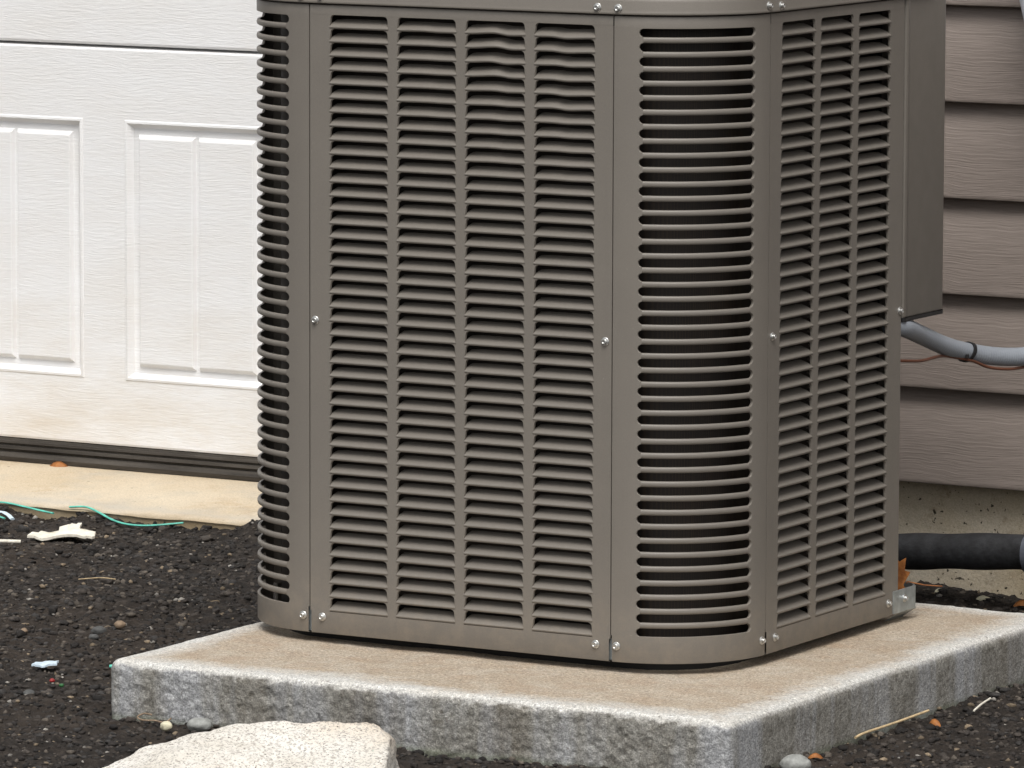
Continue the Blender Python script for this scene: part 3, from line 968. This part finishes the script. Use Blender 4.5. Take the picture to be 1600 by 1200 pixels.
# ---- electrical box at the rear corner
EX = XR + 0.0015
y0, y1, zb, zt = RC + W2 + 0.0045, 0.5965, 0.3535, HT - 0.0005
prof = [(EX - 0.10, y0), (EX - 0.004, y0), (EX - 0.001, y0 + 0.0012), (EX, y0 + 0.004), (EX - 0.0004, y0 + 0.0075), (EX - 0.0016, y0 + 0.0100), (EX - 0.0018, y0 + 0.014)]
for i in range(9):
    a = i / 8 * PI / 2; R = 0.013
    prof.append((EX - 0.0018 - R + R * math.cos(a), y1 - R + R * math.sin(a)))
prof.append((EX - 0.10, y1))
mb = MB()
sh = lambda k, z: [(x - (0.0 if x < EX - 0.05 else k), y - (k if y > y1 - 0.02 else 0), z) for x, y in prof]
mb.grid([sh(0.003, zb), sh(0.0008, zb + 0.0008), sh(0, zb + 0.003), sh(0, zt)], closed=True)
n = len(prof); mb.f.append(tuple(range(n))[::-1]); mb.f.append(tuple(3 * n + i for i in range(n)))
ebox = build('electrical_box', mb, 'paint', ac, smooth=35)
mb = MB(); mb.grid([[(x + (0.0006 if x > EX - 0.05 else 0), y + (0.0006 if y > y1 - 0.02 else 0), z) for x, y in prof] for z in (zb - 0.0042, zb + 0.0004)], closed=True)
mb.f.append(tuple(range(n))[::-1])
build('bottom_gasket', mb, 'black', ebox)

# ---- galvanised posts that show through the seam notches
for x, y in ((0.0, 0.0045), (W1, 0.0045)):
    build('corner_post', MB().box(x - 0.010, x + 0.010, y, y + 0.003, 0.0015, 0.030), 'galv', ac)

# ---- tie-down bracket at the rear foot
mb = MB()
bx = XR + 0.0012
pl = [(bx, 0.4595), (bx, 0.519), (bx - 0.0006, 0.516), (bx - 0.004, 0.525), (bx - 0.010, 0.531), (bx - 0.03, 0.537)]
t_ = 0.0018
mb.grid([[(x, y, 0.0015) for x, y in pl], [(x, y, 0.0285) for x, y in pl]])
mb.grid([[(x - t_, y - 0.0004, 0.0015) for x, y in pl], [(x - t_, y - 0.0004, 0.0285) for x, y in pl]], flip=True)
mb.grid([[(x, y, 0.0285) for x, y in pl], [(x - t_, y - 0.0004, 0.0285) for x, y in pl]])
mb.grid([[(bx, 0.4595, 0.0015), (bx, 0.4595, 0.0285)], [(bx - t_, 0.4595, 0.0015), (bx - t_, 0.4595, 0.0285)]])
mb.add([(bx, 0.47, 0.0015), (bx, 0.525, 0.0015), (bx - 0.02, 0.525, -0.0118), (bx - 0.02, 0.47, -0.0118)], [(0, 1, 2, 3)])
bracket = build('tie_down_bracket', mb, 'galv', ac, smooth=50)
tag(bracket, 'bare zinc bracket at the rear foot')

# ---- hex washer screws
def screw_mesh():
    mb = MB(); n = 18
    def ring(r, y): return [(r * math.cos(2 * PI * k / n), y, r * math.sin(2 * PI * k / n)) for k in range(n)]
    def hexr(r, y):
        out = []
        for k in range(n):
            a = 2 * PI * k / n; m = (a + PI / 6) % (PI / 3) - PI / 6
            rr_ = r * math.cos(PI / 6) / math.cos(m)
            out.append((rr_ * math.cos(a), y, rr_ * math.sin(a)))
        return out
    R = [ring(0.0050, 0.0002), ring(0.0050, -0.0007), ring(0.0045, -0.0013), ring(0.0034, -0.0015), hexr(0.0032, -0.0016), hexr(0.0032, -0.0038), hexr(0.0028, -0.0043), ring(0.0018, -0.0043), ring(0.0012, -0.0037)]
    mb.grid(R, closed=True)
    mb.f.append(tuple((len(R) - 1) * n + i for i in range(n)))
    return mb.mesh('screw', (0, 0, 0), 30)


sm = screw_mesh()


def screw(parent, loc, ang):
    o = place('screw', sm, 'zinc', parent, loc)
    o.rotation_euler = (0, random.uniform(0, 1), 0)
    o.rotation_euler = (Matrix.Rotation(ang, 3, 'Z') @ Matrix.Rotation(random.uniform(0, 1), 3, 'Y')).to_euler()
    return o


for x, z in ((0.0075, 0.3670), (0.3911, 0.3651), (0.0169, 0.0196), (0.3807, 0.0185)): screw(front, (x, 0, z), 0)
for s, z in ((0.0103, 0.3654), (0.0233, 0.0176), (0.317, 0.0163), (0.3391, 0.3636)): screw(side, (XR, RC + s, z), PI / 2)
crn = [o for o in ac.children if o.name.startswith('corner_panel')]
for s, z in ((0.0072, 0.0185), (RC * PI / 2 - 0.0086, 0.0182)): screw(crn[0], arc_right(s, 0, z), s / RC)
screw(crn[1], arc_left(0.0094, 0, 0.0197), -0.0094 / RC)
cap = [o for o in ac.children if o.name.startswith('top_cap')][0]
for x, z in ((0.3806, 0.7418), (0.0169, 0.7418), (-0.0094, 0.7418)): screw(cap, (x, -0.003, z), 0)
p = arc_right(0.0068, -0.003, 0.7414); screw(cap, p, 0.05)
p = arc_right(RC * PI / 2 - 0.0094, -0.003, 0.7424); screw(cap, p, PI / 2 - 0.07)
screw(cap, (XR + 0.003, RC + 0.019, 0.7412), PI / 2)
screw(bracket, (bx, 0.4887, 0.0170), PI / 2)

# ================================================================== things behind and beside the unit
# grey conduit bowing from the unit to the house
cp = [(0.45, 0.47, 0.3490), (0.5215, 0.50, 0.3402), (0.5154, 0.56, 0.3248), (0.5166, 0.62, 0.3065), (0.5228, 0.67, 0.2941), (0.538, 0.72, 0.2845), (0.5581, 0.76, 0.2817), (0.5826, 0.80, 0.2863), (0.63, 0.86, 0.31), (0.68, 0.93, 0.37), (0.70, 0.99, 0.46), (0.70, 1.03, 0.56), (0.70, 1.04, 0.80)]
cp[0] = (0.515, 0.472, 0.3455)
pts = spline(cp, 36)
con = thing('electrical_conduit', (0.5215, 0.50, 0.3402), 'grey flexible conduit bowing out from under the electrical box', 'conduit')
rad = [0.0113 + 0.00022 * math.sin(i * 2.1) for i in range(len(pts))]
build('conduit_tube', MB().tube(pts, rad, 20), 'conduit', con, smooth=60)


def near(pts, y): return min(range(len(pts)), key=lambda i: abs(pts[i].y - y))


i0 = near(pts, 0.672); c = pts[i0]; tg = (pts[i0 + 2] - pts[i0 - 2]).normalized()
mb = MB()
sd = tg.cross(Vector((0, 0, 1))).normalized(); up = sd.cross(tg).normalized()
lean = 0.30
rows = []
for k in range(25):
    a = 2 * PI * k / 24
    q = c + sd * math.cos(a) * 0.0116 + up * math.sin(a) * 0.0118 - tg * (math.sin(a) * lean * -0.0125)
    o_ = (sd * math.cos(a) + up * math.sin(a))
    rows.append([q - tg * 0.0031, q + tg * 0.0031, q + tg * 0.0031 + o_ * 0.0012, q - tg * 0.0031 + o_ * 0.0012])
mb.grid(rows, closed=True)
tie = build('cable_tie', mb, 'black', con, smooth=40)
hd = c - sd * 0 + up * (-0.004)
mb = MB()
fwd = Vector((0.49, -0.86, 0.12))
hc = c + fwd * 0.0135 - up * 0.0035
hv = []
for sx in (-1, 1):
    for sy in (-1, 1):
        for sz in (-1, 1): hv.append(hc + tg * sx * 0.0036 + fwd * sy * 0.003 + up * sz * 0.0040)
mb.add(hv, [(0, 1, 3, 2), (4, 6, 7, 5), (0, 4, 5, 1), (2, 3, 7, 6), (0, 2, 6, 4), (1, 5, 7, 3)])
build('tie_head', mb, 'black', tie)

wp = [(0.50, 0.47, 0.3025), (0.5203, 0.50, 0.3003), (0.5255, 0.54, 0.2966), (0.5232, 0.58, 0.2962), (0.5167, 0.62, 0.2937), (0.5239, 0.65, 0.2884), (0.5315, 0.67, 0.2837), (0.539, 0.70, 0.2732), (0.5507, 0.73, 0.2685), (0.5583, 0.76, 0.2683), (0.5742, 0.80, 0.2715), (0.63, 0.86, 0.295), (0.69, 0.93, 0.36), (0.715, 1.0, 0.46), (0.715, 1.04, 0.60)]
o = build('control_cable', MB().tube(spline(wp, 10), 0.0019, 10), 'wire', origin=(0.5203, 0.50, 0.3003))
tag(o, 'thin brown cable running under the grey conduit', 'cable')

# insulated refrigerant line low on the foundation
pp = [(0.20, 0.965, -0.0125), (0.2907, 0.975, -0.0087), (0.37, 0.98, -0.0030), (0.4640, 0.98, 0.0034)]
pipe = thing('insulated_pipe', (0.36, 0.98, -0.028), 'thick black foam covered pipe low against the foundation', 'pipe')
P = spline(pp, 12)
P2 = [Vector((0.4635, 0.98, 0.002)), Vector((0.50, 0.98, 0.004)), Vector((0.60, 0.985, 0.008)), Vector((0.72, 1.0, 0.010)), Vector((0.78, 1.05, 0.010)), Vector((0.80, 1.12, 0.010))]
build('pipe_insulation', MB().tube(P, [0.0232 + 0.0007 * math.sin(i * 0.5) - (0.0035 if i < 2 else 0) for i in range(len(P))], 28), 'foam', pipe, smooth=60)
build('pipe_insulation', MB().tube(P2, 0.0245, 28), 'foam', pipe, smooth=60)
build('tape_band', MB().tube([Vector((0.4660, 0.98, 0.0024)), Vector((0.483, 0.98, 0.003))], 0.0250, 28), 'tape', pipe, smooth=60)

# white fixture at the upper right edge
mb = MB(); n = 36
prof = [(0.002, 0.612), (0.035, 0.615), (0.050, 0.628), (0.0600, 0.650), (0.0660, 0.672), (0.0735, 0.702), (0.082, 0.75), (0.088, 0.82), (0.086, 0.87), (0.070, 0.90), (0.002, 0.905)]
mb.grid([[(0.519 + r * math.cos(2 * PI * k / n), 0.985 + r * 0.72 * math.sin(2 * PI * k / n), z) for k in range(n)] for r, z in prof], closed=True)
o = build('wall_fixture', mb, 'white', origin=(0.519, 1.04, 0.612), smooth=50)
tag(o, 'white rounded plastic fixture on the siding at the upper right edge', 'fixture')


# ================================================================== leaves, pebbles, scraps
def leaf(name, outline, curl, mtx, label, group=None, stem=None, mat='leaf', extra=None):
    """lobed leaf with a bent blade; outline [(x,y)] round a centre, turned by mtx"""
    mb = MB(); n = len(outline)
    cx = sum(p[0] for p in outline) / n; cy = sum(p[1] for p in outline) / n
    rows = []
    for t in (0.02, 0.35, 0.7, 1.0):
        row = []
        for x, y in outline:
            X = lerp(cx, x, t); Y = lerp(cy, y, t)
            row.append(mtx @ Vector((X, Y, curl(X, Y))))
        rows.append(row)
    mb.grid(rows, closed=True)
    bot = [[p + mtx.to_3x3() @ Vector((0, 0, -0.0004)) for p in r] for r in rows]
    mb.grid(bot, closed=True, flip=True)
    org = tuple(mtx.translation)
    root = build(name, mb, mat, origin=org, smooth=60)
    tag(root, label, 'leaf', group)
    if stem:
        build('stem', MB().tube(stem, 0.0008, 6), 'leaf', root)
    return root


maple = []
base_pts = [(0, -0.010), (0.012, -0.014), (0.020, -0.006), (0.030, -0.004), (0.024, 0.004), (0.034, 0.016), (0.026, 0.018), (0.028, 0.030), (0.018, 0.026), (0.012, 0.034), (0.008, 0.050), (0.0, 0.044),
            (-0.007, 0.052), (-0.011, 0.034), (-0.019, 0.027), (-0.028, 0.031), (-0.026, 0.018), (-0.035, 0.014), (-0.024, 0.004), (-0.030, -0.005), (-0.020, -0.007), (-0.012, -0.014)]
mt = Matrix.Translation((0.4965, 0.512, 0.0225)) @ Matrix.Rotation(math.radians(34), 4, 'Z') @ Matrix.Rotation(math.radians(84), 4, 'X')
leaf('dry_leaf', [(x * 0.78, y * 1.25) for x, y in base_pts], lambda x, y: 0.010 * math.sin(x * 60) + 6 * x * x, mt,
     'dry brown leaf caught upright behind the zinc bracket', stem=[(0.519, 0.520, 0.030), (0.517, 0.527, 0.0305), (0.535, 0.537, 0.0265), (0.553, 0.548, 0.0250)])


def small_leaf(loc, rot, size, label, mat='leaf'):
    ol = [(size * math.cos(a) * (1 + 0.12 * math.sin(5 * a)), 0.45 * size * math.sin(a)) for a in np.linspace(0, 2 * PI, 15)[:-1]]
    mt = Matrix.Translation(loc) @ Matrix.Rotation(rot, 4, 'Z') @ Matrix.Rotation(0.25, 4, 'X')
    return leaf('dry_leaf', ol, lambda x, y: size * 0.25 - 6.0 * y * y / size * 0.3 - 3 * x * x / size * 0.25, mt, label, mat=mat)


small_leaf((-1.1895, 1.240, -0.0335), 0.1, 0.024, 'small orange-brown leaf lying against the garage door seal')
small_leaf((0.684, -0.045, -0.073), 0.5, 0.009, 'small orange leaf at the pad foot beside a grey stone')
small_leaf((0.7071, 0.2089, -0.072), -0.6, 0.010, 'small reddish leaf on the dark ground right of the pad')
small_leaf((0.448, 1.005, -0.066), 0.2, 0.014, 'yellow-tan leaf on the soil below the black pipe')


def stone(name, loc, size, rot, mat, label, cat='stone', sub=3, seed=1, group=None):
    V, F = ico(sub)
    r = 1 + 0.22 * vnoise(V, 1.3, seed) + 0.08 * vnoise(V, 3.1, seed + 1)
    q = V * r[:, None] * np.array(size)
    c, s = math.cos(rot), math.sin(rot)
    q = np.stack([q[:, 0] * c - q[:, 1] * s, q[:, 0] * s + q[:, 1] * c, q[:, 2]], -1)
    me = np_mesh(name, q, F)
    o = place(name, me, mat, None, loc)
    return tag(o, label, cat, group)


stone('pebble', (-0.030, -0.2620, -0.073), (0.0080, 0.0065, 0.0056), 0.5, 'palepeb', 'smooth cream pebble in front of the pad near the granite block', 'pebble', seed=3)
stone('pebble', (0.004, -0.243, -0.0715), (0.0140, 0.009, 0.0085), 0.5, 'greypeb', 'rounded grey pebble against the pad behind the granite block', 'pebble', seed=5)
stone('pebble', (0.036, -0.296, -0.074), (0.0110, 0.006, 0.0050), 0.9, 'greypeb', 'small grey pebble tucked beside the granite block', 'pebble', seed=8)
stone('pebble', (-0.4600, 0.2474, -0.072), (0.011, 0.006, 0.0050), 0.7, 'slate', 'dark grey sliver stone on the ground left of the pad, farther of two', 'pebble', seed=9)
stone('pebble', (-0.4367, 0.2011, -0.072), (0.0060, 0.005, 0.0045), 0.5, 'slate', 'dark grey pebble left of the pad, nearer of two', 'pebble', seed=11)
stone('pebble', (0.694, -0.112, -0.072), (0.0160, 0.014, 0.0110), 0.4, 'greypeb', 'grey stone at the foot of the pad at the bottom edge', 'stone', seed=14)
stone('pebble', (-0.285, -0.165, -0.0745), (0.009, 0.008, 0.006), 0.4, 'slate', 'round dark stone on the ground at lower left', 'stone', seed=17)
stone('pebble', (-0.4650, 0.3025, -0.073), (0.007, 0.006, 0.0055), 0.4, 'tanpeb', 'tan pebble on the ground beyond the dark sliver stone', 'pebble', seed=19)
stone('pebble', (-0.5377, 0.1969, -0.072), (0.0050, 0.004, 0.0040), 0.4, 'tanpeb', 'small pinkish tan pebble near the left edge', 'pebble', seed=22)
stone('pebble', (0.32, 1.035, -0.069), (0.009, 0.007, 0.0065), 0.4, 'palepeb', 'pale pebble in the soil under the black pipe', 'pebble', seed=25)
stone('pebble', (0.385, 1.02, -0.070), (0.010, 0.006, 0.0055), 0.1, 'palepeb', 'pale flat pebble in the soil behind the pad corner', 'pebble', seed=28)
stone('plastic_bit', (-0.3050, -0.0855, -0.0715), (0.0035, 0.003, 0.0024), 0.4, 'red', 'tiny red bit on the dark ground at lower left', 'litter', 2, seed=31)
stone('plastic_bit', (-0.2780, -0.1050, -0.0720), (0.0032, 0.003, 0.0022), 0.4, 'green', 'tiny green bit beside the red one on the ground', 'litter', 2, seed=33)

stone('plastic_bit', (-0.1395, -0.2080, -0.0220), (0.0030, 0.003, 0.0026), 0.4, 'teal', 'tiny teal bit stuck to the near left corner of the pad', 'litter', 2, seed=35)

# thin scraps
def scrap(name, outline, loc, th, mat, label, cat, wob=0.004):
    fine = []
    for i, (x, y) in enumerate(outline):
        x2, y2 = outline[(i + 1) % len(outline)]
        for t in (0.0, 0.25, 0.5, 0.75):
            j = 0.12 * math.hypot(x2 - x, y2 - y)
            fine.append((lerp(x, x2, t) + random.uniform(-j, j), lerp(y, y2, t) + random.uniform(-j, j)))
    outline = fine
    mb = MB(); n = len(outline)
    cx = sum(p[0] for p in outline) / n; cy = sum(p[1] for p in outline) / n
    def H(x, y): return wob * (math.sin(x * 90 + y * 40) * 0.6 + math.cos(y * 105 - x * 60) * 0.5 + 0.35 * math.sin(x * 310) * math.cos(y * 270))
    def rows(dz): return [[(lerp(cx, x, t), lerp(cy, y, t), H(lerp(cx, x, t), lerp(cy, y, t)) + dz) for x, y in outline] for t in (0.02, 0.25, 0.5, 0.75, 1.0)]
    top = rows(th); bot = rows(0)
    mb.grid(top, closed=True); mb.grid(bot, closed=True, flip=True); mb.grid([top[-1], bot[-1]], closed=True)
    me = mb.mesh(name, (0, 0, 0), 50)
    return tag(place(name, me, mat, None, loc), label, cat)


scrap('paper_scrap', [(-0.026, -0.050), (0.008, -0.040), (0.030, -0.012), (0.047, 0.010), (0.036, 0.030), (0.010, 0.024), (-0.004, 0.055), (-0.030, 0.060), (-0.020, 0.022), (-0.030, 0.0)], (-0.942, 0.880, -0.0690), 0.0035, 'paper',
      'torn cream scrap lying on the ground near the concrete slab', 'litter', 0.0045)
scrap('flake', [(-0.012, -0.012), (0.006, -0.014), (0.016, -0.002), (0.012, 0.013), (-0.004, 0.016), (-0.016, 0.004)], (-0.366, -0.010, -0.0695), 0.0024, 'flake', 'pale blue-white flake on the dark ground left of the pad', 'litter', 0.0022)


def strand(name, pts, r, mat, label, cat, squash=1.0, n=8):
    o = build(name, MB().tube(spline(pts, n), r, 8, squash=squash), mat, origin=pts[0], smooth=60)
    return tag(o, label, cat)


strand('plastic_strand', [(-1.0284, 1.0290, -0.0560), (-1.000, 1.027, -0.0535), (-0.975, 1.020, -0.0580), (-0.945, 1.012, -0.0660), (-0.915, 1.005, -0.0690), (-0.880, 1.005, -0.0680), (-0.835, 1.022, -0.0630)], 0.0021, 'teal', 'long teal plastic strand curling along the slab edge', 'litter', 0.7)
strand('plastic_strand', [(-1.165, 1.010, -0.0570), (-1.13, 1.015, -0.0555), (-1.10, 1.018, -0.0590), (-1.07, 1.015, -0.0620), (-1.045, 1.012, -0.0640)], 0.0024, 'teal', 'teal plastic strand at the left edge against the slab', 'litter', 0.6)
strand('plastic_strand', [(-1.15, 0.985, -0.0690), (-1.12, 0.990, -0.0650), (-1.10, 0.980, -0.0660), (-1.085, 0.970, -0.0700)], 0.0036, 'flake', 'pale frayed end of the strand bundle at the left edge', 'litter', 0.5)
strand('plastic_strand', [(-1.16, 0.965, -0.0690), (-1.125, 0.975, -0.0670), (-1.095, 0.965, -0.0690)], 0.002, 'teal', 'short teal strand lying in front of the pale frayed end', 'litter', 0.6)
strand('stick', [(-1.02, 0.765, -0.0700), (-0.985, 0.785, -0.0695), (-0.957, 0.803, -0.0705)], 0.0026, 'paper', 'pale straight stick at the left edge near the cream scrap', 'stick')
strand('twig', [(0.671, 0.0800, -0.0745), (0.673, 0.100, -0.0720), (0.6790, 0.165, -0.0700), (0.687, 0.235, -0.0660)], [0.0010, 0.0016, 0.0030, 0.0010][1], 'straw', 'long straw coloured twig leaning at the right foot of the pad', 'twig')
strand('twig', [(0.7176, 0.2921, -0.0720), (0.714, 0.320, -0.0690), (0.7064, 0.3600, -0.0690)], 0.0012, 'paper', 'thin pale twig on the ground at right', 'twig')
strand('root', [(-0.074, -0.2240, -0.0700), (-0.083, -0.2270, -0.0690), (-0.086, -0.2360, -0.0720), (-0.074, -0.2420, -0.0735), (-0.060, -0.2400, -0.0730), (-0.045, -0.2420, -0.0735), (-0.040, -0.236, -0.0690)], 0.0010, 'tanpeb', 'thin curled root at the front foot of the pad', 'root')
strand('twig', [(-0.700, 0.560, -0.0690), (-0.675, 0.575, -0.0670), (-0.655, 0.580, -0.0680)], 0.0007, 'straw', 'thin brown twig on the dark ground in the middle left', 'twig')


# ---- granite block in the foreground
def granite():
    V, F = ico(7)
    e1 = np.array([0.868, 0.496, 0]); e2 = np.array([-0.496, 0.868, 0]); e3 = np.array([0, 0, 1])
    def rad(planes, p=16):
        a = np.zeros(len(V))
        for n_, d in planes:
            n_ = np.array(n_) / np.linalg.norm(n_)
            a += np.clip(V @ n_ / d, 0, None) ** p
        return np.maximum(a, 1e-12) ** (-1 / p)
    r = rad([((1, -0.1, 0.10), 0.143), ((0, -0.27, 0.96), 0.0262), ((-0.27, -0.10, 0.95), 0.0500), ((-0.8, 0, 0.6), 0.170), ((0, 1, 0.1), 0.095), ((0.1, -1, 0.25), 0.17), ((0, 0, -1), 0.035), ((0.6, 0.1, 0.8), 0.126), ((-0.2, 0.7, 0.7), 0.098), ((-0.5, 0.8, 0.3), 0.13)], 70)
    P = V * r[:, None]
    h = 0.0030 * vnoise(P, 17, 64) + 0.0030 * vnoise(P, 40, 62) + 0.0024 * vnoise(P, 95, 63) + 0.0009 * vnoise(P, 230, 65)
    P = P + V * h[:, None]
    P = P[:, :1] * e1 + P[:, 1:2] * e2 + P[:, 2:] * e3
    c = np.array([0.237, -0.50, -0.075])
    me = np_mesh('granite_block', P, F)
    o = place('granite_block', me, 'granite', None, tuple(c))
    tag(o, 'large pale speckled granite block in front of the pad at the bottom edge', 'rock')


granite()
